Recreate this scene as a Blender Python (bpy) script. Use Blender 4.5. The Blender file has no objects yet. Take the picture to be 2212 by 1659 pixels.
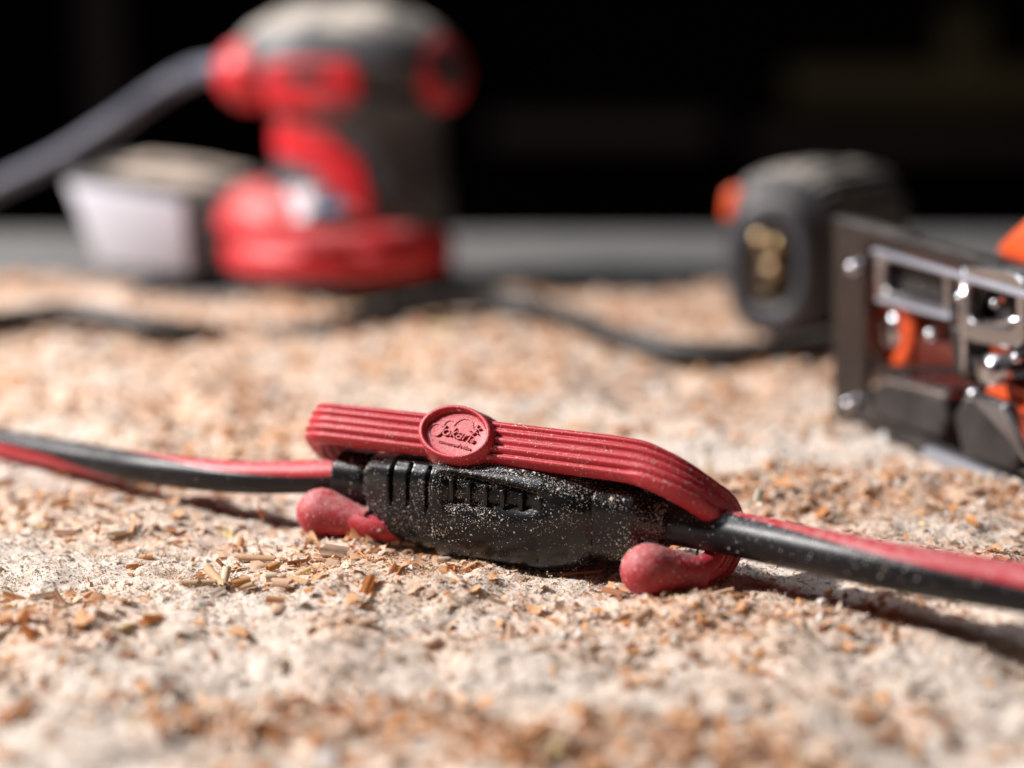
import bpy, math, random
import numpy as np
from mathutils import Vector

random.seed(7)
RNG = np.random.default_rng(11)
SC = bpy.context.scene
COL = SC.collection
R = math.radians

# ------------------------------------------------------------------ camera
CAM_H = 0.1365                       # lens height above the sawdust (m)
CAM_Y = -0.3845
TILT = R(13.27)
FPX = 3687.0                         # focal length in units of a 2212 px wide view
CT, ST = math.cos(TILT), math.sin(TILT)
cam_d = bpy.data.cameras.new("camera")
cam = bpy.data.objects.new("camera", cam_d)
COL.objects.link(cam)
cam.location = (0, CAM_Y, CAM_H)
cam.rotation_euler = (math.pi / 2 - TILT, 0, 0)
cam_d.sensor_width = 36.0
cam_d.lens = 60.0
cam_d.clip_start = 0.01
cam_d.clip_end = 50
cam_d.dof.use_dof = True
cam_d.dof.focus_distance = 0.403
cam_d.dof.aperture_fstop = 3.8
SC.camera = cam

# ------------------------------------------------------------------ world, lamps, exposure
w = bpy.data.worlds.new("World")
SC.world = w
w.use_nodes = True
w.node_tree.nodes["Background"].inputs[0].default_value = (0.75, 0.85, 1.0, 1)
w.node_tree.nodes["Background"].inputs[1].default_value = 0.008


def lamp(name, loc, target, size, power, col):
    d = bpy.data.lights.new(name, 'AREA')
    d.shape = 'DISK'
    d.size = size
    d.energy = power
    d.color = col
    o = bpy.data.objects.new(name, d)
    COL.objects.link(o)
    o.location = loc
    o.rotation_euler = (Vector(target) - Vector(loc)).to_track_quat('-Z', 'Y').to_euler()
    return o


lamp("key_lamp", (-1.00, 0.15, 0.86), (0, 0.15, 0), 0.09, 36, (1.0, 0.955, 0.925))
lamp("soft_lamp", (-0.9, 0.2, 1.9), (0, 0.1, 0), 0.8, 12, (0.82, 0.9, 1.0))

SC.view_settings.view_transform = 'Standard'
SC.view_settings.look = 'None'
SC.view_settings.exposure = 0.13
SC.view_settings.gamma = 1.0
SC.render.engine = 'CYCLES'
SC.cycles.use_denoising = True
SC.cycles.max_bounces = 8


# ------------------------------------------------------------------ helpers: where a sight line meets a depth, a height or a plane
def P(px, py, Z):
    u = (px - 1106) / FPX
    v = (py - 829.5) / FPX
    return np.array([u * Z, CAM_Y + Z * (CT - v * ST), CAM_H - Z * (ST + v * CT)])


def PH(px, py, h=0.0):
    v = (py - 829.5) / FPX
    return P(px, py, (CAM_H - h) / (ST + v * CT))


def nrm(v):
    v = np.asarray(v, float)
    return v / np.linalg.norm(v)


# ------------------------------------------------------------------ materials
def new_mat(name):
    m = bpy.data.materials.new(name)
    m.use_nodes = True
    return m, m.node_tree.nodes, m.node_tree.links, m.node_tree.nodes["Principled BSDF"]


def plastic(name, col, rough=0.45, dust=0.0, dust_col=(0.62, 0.52, 0.42), dscale=300, var=0.12, vscale=90,
            bump=0.15, bscale=900, metal=0.0, side=0.0, spec=0.5, dlo=-0.1):
    """base colour with slight mottling, settled dust on upward faces and fine relief"""
    m, N, L, b = new_mat(name)
    tc = N.new("ShaderNodeTexCoord")
    n1 = N.new("ShaderNodeTexNoise"); n1.inputs["Scale"].default_value = vscale; n1.inputs["Detail"].default_value = 5
    L.new(tc.outputs["Object"], n1.inputs["Vector"])
    mr = N.new("ShaderNodeMapRange"); mr.inputs[3].default_value = 1 - var; mr.inputs[4].default_value = 1 + var
    L.new(n1.outputs["Fac"], mr.inputs[0])
    mul = N.new("ShaderNodeMix"); mul.data_type = 'RGBA'; mul.blend_type = 'MULTIPLY'; mul.inputs[0].default_value = 1
    mul.inputs[6].default_value = (*col, 1)
    L.new(mr.outputs[0], mul.inputs[7])
    out = mul.outputs[2]
    b.inputs["Roughness"].default_value = rough
    b.inputs["Metallic"].default_value = metal
    b.inputs["Specular IOR Level"].default_value = spec
    if dust > 0:
        ge = N.new("ShaderNodeNewGeometry")
        sx = N.new("ShaderNodeSeparateXYZ"); L.new(ge.outputs["Normal"], sx.inputs[0])
        up = N.new("ShaderNodeMapRange"); up.inputs[1].default_value = dlo; up.inputs[2].default_value = 0.95
        up.inputs[3].default_value = side; up.inputs[4].default_value = 1.0
        L.new(sx.outputs[2], up.inputs[0])
        n2 = N.new("ShaderNodeTexNoise"); n2.inputs["Scale"].default_value = dscale; n2.inputs["Detail"].default_value = 6
        n2.inputs["Roughness"].default_value = 0.7
        L.new(tc.outputs["Object"], n2.inputs["Vector"])
        r2 = N.new("ShaderNodeMapRange"); r2.inputs[1].default_value = 0.35; r2.inputs[2].default_value = 0.7
        L.new(n2.outputs["Fac"], r2.inputs[0])
        mm = N.new("ShaderNodeMath"); mm.operation = 'MULTIPLY'
        L.new(up.outputs[0], mm.inputs[0]); L.new(r2.outputs[0], mm.inputs[1])
        m3 = N.new("ShaderNodeMath"); m3.operation = 'MULTIPLY'; m3.use_clamp = True; m3.inputs[1].default_value = dust
        L.new(mm.outputs[0], m3.inputs[0])
        mx = N.new("ShaderNodeMix"); mx.data_type = 'RGBA'
        L.new(m3.outputs[0], mx.inputs[0]); L.new(out, mx.inputs[6]); mx.inputs[7].default_value = (*dust_col, 1)
        out = mx.outputs[2]
        rr = N.new("ShaderNodeMapRange"); rr.inputs[3].default_value = rough; rr.inputs[4].default_value = 0.95
        L.new(m3.outputs[0], rr.inputs[0]); L.new(rr.outputs[0], b.inputs["Roughness"])
    L.new(out, b.inputs["Base Color"])
    if bump > 0:
        n4 = N.new("ShaderNodeTexNoise"); n4.inputs["Scale"].default_value = bscale; n4.inputs["Detail"].default_value = 3
        L.new(tc.outputs["Object"], n4.inputs["Vector"])
        bp = N.new("ShaderNodeBump"); bp.inputs["Strength"].default_value = bump; bp.inputs["Distance"].default_value = 0.0003
        L.new(n4.outputs["Fac"], bp.inputs["Height"]); L.new(bp.outputs[0], b.inputs["Normal"])
    return m


def chip_mat(name, translucent=0.2, rough=0.8):
    """wood particles: the colour of each piece is stored on the piece, with grain on top"""
    m, N, L, b = new_mat(name)
    at = N.new("ShaderNodeAttribute"); at.attribute_name = "tint"
    tc = N.new("ShaderNodeTexCoord")
    n1 = N.new("ShaderNodeTexNoise"); n1.inputs["Scale"].default_value = 1500; n1.inputs["Detail"].default_value = 4
    L.new(tc.outputs["Object"], n1.inputs["Vector"])
    mr = N.new("ShaderNodeMapRange"); mr.inputs[3].default_value = 0.75; mr.inputs[4].default_value = 1.2
    L.new(n1.outputs["Fac"], mr.inputs[0])
    mul = N.new("ShaderNodeMix"); mul.data_type = 'RGBA'; mul.blend_type = 'MULTIPLY'; mul.inputs[0].default_value = 1
    L.new(at.outputs["Color"], mul.inputs[6]); L.new(mr.outputs[0], mul.inputs[7])
    L.new(mul.outputs[2], b.inputs["Base Color"])
    b.inputs["Roughness"].default_value = rough
    b.inputs["Specular IOR Level"].default_value = 0.25
    tr = N.new("ShaderNodeBsdfTranslucent"); L.new(mul.outputs[2], tr.inputs["Color"])
    ms = N.new("ShaderNodeMixShader"); ms.inputs[0].default_value = translucent
    L.new(b.outputs[0], ms.inputs[1]); L.new(tr.outputs[0], ms.inputs[2])
    L.new(ms.outputs[0], N["Material Output"].inputs["Surface"])
    return m


M = {}
M['red_rubber'] = plastic("red_rubber", (0.42, 0.0060, 0.018), 0.44, 0.16, (0.74, 0.42, 0.42), 1600, 0.1, 200, 0.25, 2500, side=0.4)
M['knob_rubber'] = plastic("knob_rubber", (0.36, 0.0065, 0.018), 0.55, 0.55, (0.70, 0.40, 0.38), 600, 0.12, 250, 0.3, 2500, side=0.15)
M['black_plastic'] = plastic("black_plastic", (0.007, 0.007, 0.008), 0.23, 0.012, (0.45, 0.4, 0.36), 1500, 0.2, 120, 0.2, 1800, side=0.1, spec=0.42)
M['cable_black'] = plastic("cable_black", (0.008, 0.008, 0.010), 0.36, 0.3, (0.36, 0.36, 0.38), 420, 0.2, 150, 0.2, 1500, side=0.02, dlo=0.3, spec=0.3)
M['cable_red'] = plastic("cable_red", (0.42, 0.011, 0.022), 0.40, 0.55, (0.52, 0.30, 0.30), 420, 0.12, 150, 0.2, 1500, side=0.1, dlo=0.2)
M['cord_black'] = plastic("cord_black", (0.010, 0.010, 0.011), 0.5, 0.35, (0.4, 0.33, 0.27), 120, 0.2, 60, 0.2, 600, side=0.03, dlo=0.4)
M['cord_grey'] = plastic("cord_grey", (0.095, 0.10, 0.135), 0.45, 0.3, (0.30, 0.29, 0.32), 60, 0.15, 40, 0.2, 600, side=0.2)
M['tool_grey'] = plastic("tool_grey", (0.034, 0.037, 0.047), 0.5, 1.5, (0.60, 0.53, 0.45), 60, 0.2, 40, 0.3, 500, side=0.04, dlo=0.45)
M['motor_grey'] = plastic("motor_grey", (0.020, 0.021, 0.027), 0.5, 1.3, (0.58, 0.52, 0.45), 60, 0.2, 40, 0.3, 500, side=0.03, dlo=0.55)
M['tool_red'] = plastic("tool_red", (0.52, 0.008, 0.016), 0.42, 0.6, (0.60, 0.42, 0.38), 45, 0.1, 40, 0.2, 500, side=0.06, dlo=0.2)
M['panel_white'] = plastic("panel_white", (0.55, 0.55, 0.61), 0.6, 0.1, (0.6, 0.5, 0.4), 60, 0.06, 40, 0.2, 500)
M['label_white'] = plastic("label_white", (0.40, 0.30, 0.33), 0.4, 0.3, (0.6, 0.5, 0.4), 60, 0.1, 60, 0.1, 500)
M['label_blue'] = plastic("label_blue", (0.16, 0.24, 0.36), 0.4, 0.1, (0.6, 0.5, 0.4), 60, 0.1, 60, 0.1, 500)
M['steel'] = plastic("steel", (0.12, 0.118, 0.125), 0.25, 0.15, (0.40, 0.36, 0.33), 90, 0.25, 60, 0.25, 400, metal=1.0, side=0.2)
M['satin'] = plastic("satin_steel", (0.46, 0.45, 0.46), 0.28, 0.2, (0.5, 0.45, 0.42), 90, 0.25, 60, 0.25, 400, metal=1.0, side=0.3)
M['chrome'] = plastic("chrome", (0.62, 0.62, 0.66), 0.18, 0.2, (0.5, 0.45, 0.4), 90, 0.15, 60, 0.15, 400, metal=1.0)
M['tool_orange'] = plastic("tool_orange", (0.75, 0.085, 0.012), 0.4, 0.4, (0.62, 0.45, 0.33), 80, 0.12, 40, 0.2, 500, side=0.08)
M['tool_dark_red'] = plastic("tool_dark_red", (0.10, 0.012, 0.006), 0.45, 0.2, (0.5, 0.36, 0.28), 80, 0.2, 40, 0.2, 500, side=0.05)
M['tool_black'] = plastic("tool_black", (0.014, 0.013, 0.014), 0.42, 0.4, (0.40, 0.36, 0.33), 80, 0.2, 40, 0.3, 500, side=0.12)
M['vent_bronze'] = plastic("vent_bronze", (0.07, 0.048, 0.032), 0.35, 0.3, (0.55, 0.42, 0.30), 120, 0.4, 90, 0.5, 250, metal=0.6)
M['pale_edge'] = plastic("pale_edge", (0.30, 0.31, 0.36), 0.35, 0.3, (0.5, 0.47, 0.45), 90, 0.25, 60, 0.2, 400, metal=0.3, side=0.2)  # pale colour stands in for bright reflections along the shoe's edges
M['brass'] = plastic("brass", (0.75, 0.55, 0.32), 0.22, 0, var=0.1, bump=0, metal=1.0)
M['chips'] = chip_mat("wood_chips", 0.22)
M['powder'] = chip_mat("wood_powder", 0.06, 0.95)
M['specks'] = chip_mat("dust_specks", 0.1, 0.9)


# ------------------------------------------------------------------ mesh helpers
def link(name, me, mat=None, parent=None, smooth=False):
    o = bpy.data.objects.new(name, me)
    COL.objects.link(o)
    if mat is not None:
        me.materials.append(mat)
    if smooth:
        me.polygons.foreach_set("use_smooth", np.ones(len(me.polygons), bool))
    if parent is not None:
        o.parent = parent
    return o


def obj(name, verts, faces, mat, parent=None, smooth=True, origin=None):
    """world-space verts; the object's origin sits at origin (the parent's when a part)"""
    me = bpy.data.meshes.new(name)
    v = np.asarray(verts, float)
    org = np.zeros(3)
    if parent is not None:
        org = np.array(parent.matrix_basis.translation) if parent.parent is None else np.array(parent.parent.matrix_basis.translation)
    elif origin is not None:
        org = np.asarray(origin, float)
    me.from_pydata((v - org).tolist(), [], [list(map(int, f)) for f in faces])
    me.update()
    o = link(name, me, mat, parent, smooth)
    if parent is None and origin is not None:
        o.location = origin
    return o


def thing(name, loc, label, cat, group=None):
    o = bpy.data.objects.new(name, None)
    COL.objects.link(o)
    o.location = loc
    o.matrix_basis.translation = Vector(loc)
    o.empty_display_size = 0.01
    tag(o, label, cat, group)
    return o


def tag(o, label=None, cat=None, group=None, kind=None):
    if label: o["label"] = label
    if cat: o["category"] = cat
    if group: o["group"] = group
    if kind: o["kind"] = kind
    return o


def spline(pts, n, extra=None):
    """Catmull-Rom through pts (chord-length parameter); returns n samples"""
    p = np.asarray(pts, float)
    d = np.concatenate([[0], np.cumsum(np.linalg.norm(np.diff(p[:, :3], axis=0), axis=1) ** 0.5)])
    t = np.linspace(0, d[-1], n)
    out = np.zeros((n, p.shape[1]))
    m = np.zeros_like(p)
    m[1:-1] = (p[2:] - p[:-2]) / (d[2:] - d[:-2])[:, None]
    m[0] = (p[1] - p[0]) / (d[1] - d[0]); m[-1] = (p[-1] - p[-2]) / (d[-1] - d[-2])
    k = np.clip(np.searchsorted(d, t, side='right') - 1, 0, len(d) - 2)
    h = (d[k + 1] - d[k]); u = (t - d[k]) / h
    u = u[:, None]; h = h[:, None]
    return ((2 * u**3 - 3 * u**2 + 1) * p[k] + (u**3 - 2 * u**2 + u) * h * m[k]
            + (-2 * u**3 + 3 * u**2) * p[k + 1] + (u**3 - u**2) * h * m[k + 1])


def grid_faces(nr, nc, closed=True, off=0):
    f = []
    for i in range(nr - 1):
        for j in range(nc if closed else nc - 1):
            a = off + i * nc + j; b_ = off + i * nc + (j + 1) % nc
            f.append((a, b_, b_ + nc, a + nc))
    return f


def loft(rings, cap0=True, cap1=True):
    rings = np.asarray(rings, float)
    nr, nc = rings.shape[:2]
    v = rings.reshape(-1, 3).tolist()
    f = grid_faces(nr, nc)
    if cap0:
        c = len(v); v.append(rings[0].mean(0).tolist())
        f += [(c, (j + 1) % nc, j) for j in range(nc)]
    if cap1:
        c = len(v); v.append(rings[-1].mean(0).tolist())
        o_ = (nr - 1) * nc
        f += [(c, o_ + j, o_ + (j + 1) % nc) for j in range(nc)]
    return v, f


def frames(path, up=(0, 0, 1)):
    """tangent, side, up at each sample, kept as upright as possible"""
    t = np.gradient(path, axis=0)
    t /= np.linalg.norm(t, axis=1)[:, None]
    s = np.cross(t, np.asarray(up, float))
    s /= np.linalg.norm(s, axis=1)[:, None]
    u = np.cross(s, t)
    return t, s, u


def tube(pts, rad, n=80, seg=20, smoothpath=True, caps=True):
    path = spline(pts, n) if smoothpath else np.asarray(pts, float)
    t, s, u = frames(path)
    rad = np.interp(np.linspace(0, 1, len(path)), np.linspace(0, 1, len(np.atleast_1d(rad))), np.atleast_1d(rad))
    a = np.linspace(0, 2 * math.pi, seg, endpoint=False)
    rings = path[:, None, :] + rad[:, None, None] * (np.cos(a)[None, :, None] * s[:, None, :] + np.sin(a)[None, :, None] * u[:, None, :])
    return loft(rings, caps, caps)


def prism(poly, depth_vec, inset=0.0):
    """polygon (n,3) extruded by depth_vec"""
    p = np.asarray(poly, float); n = len(p)
    v = np.vstack([p, p + np.asarray(depth_vec, float)])
    f = [tuple(range(n)), tuple(range(2 * n - 1, n - 1, -1))]
    f += [(i, i + n, (i + 1) % n + n, (i + 1) % n) for i in range(n)]
    return v, f


def bevel(o, wdt, seg=3, angle=30):
    md = o.modifiers.new("bevel", 'BEVEL')
    md.width = wdt; md.segments = seg; md.limit_method = 'ANGLE'; md.angle_limit = R(angle)
    return o


def tri_mesh(name, verts, tris, cols, mat, parent=None, smooth=False):
    """fast mesh of triangles with a per-vertex colour"""
    me = bpy.data.meshes.new(name)
    nv, nt = len(verts), len(tris)
    me.vertices.add(nv); me.vertices.foreach_set("co", np.ascontiguousarray(verts, np.float32).ravel())
    me.loops.add(nt * 3); me.loops.foreach_set("vertex_index", np.ascontiguousarray(tris, np.int32).ravel())
    me.polygons.add(nt); me.polygons.foreach_set("loop_start", np.arange(0, nt * 3, 3, dtype=np.int32))
    at = me.attributes.new("tint", 'FLOAT_COLOR', 'POINT')
    c4 = np.ones((nv, 4), np.float32); c4[:, :3] = cols
    at.data.foreach_set("color", c4.ravel())
    me.update(calc_edges=True)
    return link(name, me, mat, parent, smooth)


# ------------------------------------------------------------------ noise
class Noise2:
    def __init__(self, seed, n=256):
        self.g = np.random.default_rng(seed).uniform(-1, 1, (n, n)); self.n = n

    def __call__(self, x, y):
        xi = np.floor(x).astype(int); yi = np.floor(y).astype(int)
        fx = x - xi; fy = y - yi
        fx = fx * fx * (3 - 2 * fx); fy = fy * fy * (3 - 2 * fy)
        g, n = self.g, self.n
        a = g[xi % n, yi % n]; b = g[(xi + 1) % n, yi % n]; c = g[xi % n, (yi + 1) % n]; d = g[(xi + 1) % n, (yi + 1) % n]
        return (a * (1 - fx) + b * fx) * (1 - fy) + (c * (1 - fx) + d * fx) * fy


NS = [Noise2(s) for s in range(12)]


def sstep(a, b, x):
    t = np.clip((x - a) / (b - a), 0, 1)
    return t * t * (3 - 2 * t)


def blob(x, y, cx, cy, rx, ry):
    return np.exp(-(((x - cx) / rx) ** 2 + ((y - cy) / ry) ** 2))


BENCH_Z = -0.006


def drift(x, y):
    """the ragged, slanting drift of shavings in the foreground"""
    yy = y + 0.30 * (x + 0.02) + 0.011 * NS[10](x / 0.022, x * 0 + 7.7) + 0.005 * NS[11](x / 0.008, y / 0.02)
    return np.exp(-(np.abs(x + 0.005) / 0.075) ** 4) * np.exp(-((yy + 0.090) / 0.013) ** 2) * (0.75 + 0.5 * NS[6](x / 0.014, y / 0.01))


def dust_edge(x):
    return 0.375 + 0.022 * NS[9](x / 0.05, x * 0 + 3.3) + 0.035 * sstep(-0.15, -0.24, x) + 0.03 * sstep(0.05, 0.14, x)


def ground_h(x, y, fine=0):
    h = 0.0018 * NS[0](x / 0.052, y / 0.040) + 0.0022 * NS[1](x / 0.019, y / 0.016) + 0.0012 * NS[2](x / 0.0072, y / 0.0066)
    far = sstep(0.06, 0.2, y)
    h = h + far * (0.0035 * NS[3](x / 0.07 + 4, y / 0.06) + 0.0016 * NS[4](x / 0.024, y / 0.024))
    h = h + 0.0070 * blob(x, y, 0.098, 0.062, 0.045, 0.016)          # bank of shavings behind the right cable
    h = h + 0.0022 * drift(x, y) + 0.0040 * blob(x, y, 0.105, -0.032, 0.05, 0.018)         # foreground heap; mound added under the right cable to raise its shadow
    h = h + 0.0020 * blob(x, y, -0.040, -0.012, 0.03, 0.012)
    h = h + 0.0018 * blob(x, y, 0.055, -0.034, 0.022, 0.010)
    h = h - 0.0030 * blob(x, y, -0.045, -0.068, 0.07, 0.008)         # furrow
    h = h + 0.008 * blob(x, y, -0.25, 0.38, 0.05, 0.04)
    if fine:
        h = h + 0.00050 * NS[5](x / 0.0034, y / 0.0032) + 0.00018 * NS[6](x / 0.0014, y / 0.0014)
    e = sstep(0.03, -0.025, y - dust_edge(x))
    return h * e + (1 - e) * (BENCH_Z - 0.004)


# ------------------------------------------------------------------ setting: bench, back of the room
def sheet(name, x0, x1, y0, y1, z, thick, mat):
    v = [(x0, y0, z), (x1, y0, z), (x1, y1, z), (x0, y1, z)]
    pv, pf = prism(v, (0, 0, -thick))
    return obj(name, pv, pf, mat, None, False)


m_bench = plastic("bench_grey", (0.125, 0.123, 0.121), 0.85, 0.2, (0.38, 0.35, 0.32), 30, 0.12, 20, 0.1, 200)
bench = sheet("workbench_top", -0.75, 0.75, -0.5, 0.61, BENCH_Z, 0.03, m_bench)
tag(bench, "grey workbench top behind the sawdust", "workbench", kind="structure")
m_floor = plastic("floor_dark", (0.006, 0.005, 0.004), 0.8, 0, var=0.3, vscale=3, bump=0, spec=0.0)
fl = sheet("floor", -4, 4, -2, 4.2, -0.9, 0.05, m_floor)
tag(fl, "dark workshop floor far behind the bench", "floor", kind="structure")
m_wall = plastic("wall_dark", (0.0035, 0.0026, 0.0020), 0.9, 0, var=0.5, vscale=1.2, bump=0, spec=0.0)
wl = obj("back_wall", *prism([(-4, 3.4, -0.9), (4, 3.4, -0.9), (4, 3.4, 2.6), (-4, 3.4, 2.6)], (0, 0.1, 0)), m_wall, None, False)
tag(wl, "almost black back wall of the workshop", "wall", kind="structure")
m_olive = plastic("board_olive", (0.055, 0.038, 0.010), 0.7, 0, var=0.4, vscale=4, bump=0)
m_brown = plastic("board_brown", (0.022, 0.010, 0.006), 0.7, 0, var=0.4, vscale=4, bump=0)
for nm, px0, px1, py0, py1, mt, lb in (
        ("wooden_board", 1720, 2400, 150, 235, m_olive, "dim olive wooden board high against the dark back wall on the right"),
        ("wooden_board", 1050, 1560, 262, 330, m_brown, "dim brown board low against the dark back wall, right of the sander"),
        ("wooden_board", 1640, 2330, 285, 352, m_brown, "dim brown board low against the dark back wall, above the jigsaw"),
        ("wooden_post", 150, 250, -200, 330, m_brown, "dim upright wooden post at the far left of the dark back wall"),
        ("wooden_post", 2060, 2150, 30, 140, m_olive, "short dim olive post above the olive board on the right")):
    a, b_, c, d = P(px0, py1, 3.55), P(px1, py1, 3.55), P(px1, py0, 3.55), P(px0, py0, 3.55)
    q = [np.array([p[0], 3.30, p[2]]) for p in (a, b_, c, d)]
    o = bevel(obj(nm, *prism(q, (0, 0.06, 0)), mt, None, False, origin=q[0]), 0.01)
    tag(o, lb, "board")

# ------------------------------------------------------------------ sawdust
PAL = np.array([
    (0.71, 0.62, 0.54), (0.77, 0.74, 0.715), (0.70, 0.58, 0.47), (0.70, 0.49, 0.35),
    (0.68, 0.38, 0.20), (0.62, 0.28, 0.10), (0.70, 0.55, 0.26), (0.42, 0.18, 0.08)])
W_PALE = np.array([.40, .22, .22, .10, .035, .006, .015, .004])
W_MIX = np.array([.16, .07, .20, .26, .20, .08, .015, .015])
W_DUST = np.array([.46, .36, .14, .03, .01, 0, 0, 0])
W_CHIP = np.array([.05, .03, .15, .33, .27, .12, .01, .04])


def orange_map(x, y):
    """0 = white powder, 1 = rich in shavings"""
    o = 0.38 + 0.46 * NS[7](x / 0.035, y / 0.026) + 0.25 * NS[8](x / 0.012, y / 0.010)
    o = o + 0.9 * drift(x, y) + 0.65 * blob(x, y, 0.10, 0.062, 0.05, 0.018)
    o = o + 0.45 * blob(x, y, 0.06, -0.036, 0.03, 0.010) + 0.4 * blob(x, y, -0.03, 0.006, 0.03, 0.01)
    o = o + 0.4 * blob(x, y, -0.07, 0.10, 0.07, 0.025) + 0.5 * sstep(0.06, 0.22, y)
    o = o - 0.7 * blob(x, y, -0.10, -0.105, 0.045, 0.035) - 0.4 * blob(x, y, -0.05, -0.06, 0.06, 0.012) - 0.35 * blob(x, y, 0.07, 0.11, 0.05, 0.03)
    o = o - 0.35 * blob(x, y, 0.10, -0.10, 0.05, 0.02)
    return np.clip(o, 0, 1)


def pick(n, wts):
    return RNG.choice(len(PAL), n, p=wts / wts.sum())


def tints(x, y, bias=0.0, soft=False):
    o = np.clip(orange_map(x, y) + bias, 0, 1)
    n = len(x)
    if soft:                                           # powder: a gentle mix, only a little speckle
        a = np.array((0.66, 0.585, 0.515)); b = np.array((0.69, 0.465, 0.33))
        c = a + (b - a) * np.clip(o + RNG.normal(0, .16, n), 0, 1)[:, None]
        k = RNG.random(n) < 0.05 + 0.10 * o
        c[k] = PAL[pick(int(k.sum()), W_MIX)]
        return np.clip(c * RNG.uniform(0.93, 1.05, (n, 1)), 0, 0.9)
    c = np.where((RNG.random(n) < o)[:, None], PAL[pick(n, W_MIX)], PAL[pick(n, W_PALE)])
    return np.clip(c * RNG.uniform(0.9, 1.06, (n, 1)), 0, 0.9)


def dust_sheet(name, x0, x1, y0, y1, step, fine, parent):
    xs = np.arange(x0, x1 + step / 2, step); ys = np.arange(y0, y1 + step / 2, step)
    X, Y = np.meshgrid(xs, ys)
    if fine:
        X = X + RNG.uniform(-.3, .3, X.shape) * step * (np.arange(X.shape[1]) % (X.shape[1] - 1) > 0)
    x, y = X.ravel(), Y.ravel()
    z = ground_h(x, y, fine)
    if fine:
        z = z + RNG.uniform(-1, 1, len(z)) * 0.00010
    v = np.stack([x, y, z], 1)
    nc = len(xs); nr = len(ys)
    i = (np.arange(nr - 1)[:, None] * nc + np.arange(nc - 1)[None]).ravel()
    t = np.concatenate([np.stack([i, i + 1, i + nc + 1], 1), np.stack([i, i + nc + 1, i + nc], 1)])
    return tri_mesh(name, v, t, tints(x, y, -0.08, True), M['powder'], parent, True)


sawdust = thing("sawdust", (0, 0, 0), "pale sawdust with orange shavings spread over the whole bench", "sawdust")
sawdust["kind"] = "stuff"
NX, NY0, NY1 = 0.165, -0.100, 0.080
near = dust_sheet("powder_layer", -NX, NX, NY0, NY1, 0.00052, 1, sawdust)
dust_sheet("powder_layer", -0.45, 0.45, NY1, 0.56, 0.0032, 0, sawdust)
dust_sheet("powder_layer", -0.45, -NX, -0.30, NY1, 0.0032, 0, sawdust)
dust_sheet("powder_layer", NX, 0.45, -0.30, NY1, 0.0032, 0, sawdust)
dust_sheet("powder_layer", -NX, NX, -0.30, NY0, 0.0016, 0, sawdust)


def rot_mats(n, tilt):
    """random heading, tilt of up to about tilt radians"""
    az = RNG.uniform(0, 2 * math.pi, n); tx = RNG.normal(0, tilt, n); ty = RNG.normal(0, tilt, n)
    ca, sa = np.cos(az), np.sin(az); cx, sx = np.cos(tx), np.sin(tx); cy, sy = np.cos(ty), np.sin(ty)
    o, z = np.ones(n), np.zeros(n)
    Rz = np.stack([ca, -sa, z, sa, ca, z, z, z, o], 1).reshape(n, 3, 3)
    Rx = np.stack([o, z, z, z, cx, -sx, z, sx, cx], 1).reshape(n, 3, 3)
    Ry = np.stack([cy, z, sy, z, o, z, -sy, z, cy], 1).reshape(n, 3, 3)
    return Rz @ Ry @ Rx


def t_granule():
    v = np.array([(1, 0, 0), (-1, 0, 0), (0, 1, 0), (0, -1, 0), (0, 0, 1), (0, 0, -1)], float)
    v *= RNG.uniform(.55, 1.15, (6, 1)); v += RNG.uniform(-.22, .22, (6, 3)); v[:, 2] *= 0.7; v *= 0.5
    t = [(0, 2, 4), (2, 1, 4), (1, 3, 4), (3, 0, 4), (2, 0, 5), (1, 2, 5), (3, 1, 5), (0, 3, 5)]
    return v, np.array(t)


def t_flake():
    g = np.linspace(-.5, .5, 4)
    v = np.array([(a, b * RNG.uniform(.5, .75), 0) for b in g for a in g])
    bend = RNG.uniform(-.9, .9); tw = RNG.uniform(-.6, .6)
    v[:, 2] = bend * v[:, 0] ** 2 + tw * v[:, 0] * v[:, 1] + RNG.uniform(-.04, .04, 16)
    v[:, :2] += RNG.uniform(-.10, .10, (16, 2))
    t = []
    for i in range(3):
        for j in range(3):
            a = i * 4 + j
            t += [(a, a + 1, a + 5), (a, a + 5, a + 4)]
    return v, np.array(t)


def t_curl():
    n = 12
    arc = RNG.uniform(2.0, 5.2); r = RNG.uniform(.16, .26); ph = RNG.uniform(0, 6.28); sk = RNG.uniform(-.25, .25)
    v = []
    for i in range(n):
        a = ph + arc * i / (n - 1); rr = r * (1 - .25 * i / n)
        for s in (-.5, 0, .5):
            e = 1 + RNG.uniform(-.12, .12) if s else 1
            v.append((s * e + sk * i / n, rr * math.cos(a), rr * math.sin(a)))
    t = []
    for i in range(n - 1):
        for j in range(2):
            a = i * 3 + j
            t += [(a, a + 1, a + 4), (a, a + 4, a + 3)]
    return np.array(v), np.array(t)


def t_fibre():
    v = np.array([(-.5, .05, 0), (-.5, -.05, .02), (0, .06, .10), (0, -.06, .12), (.5, 0, .03)])
    return v, np.array([(0, 1, 2), (1, 3, 2), (2, 3, 4)])


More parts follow.
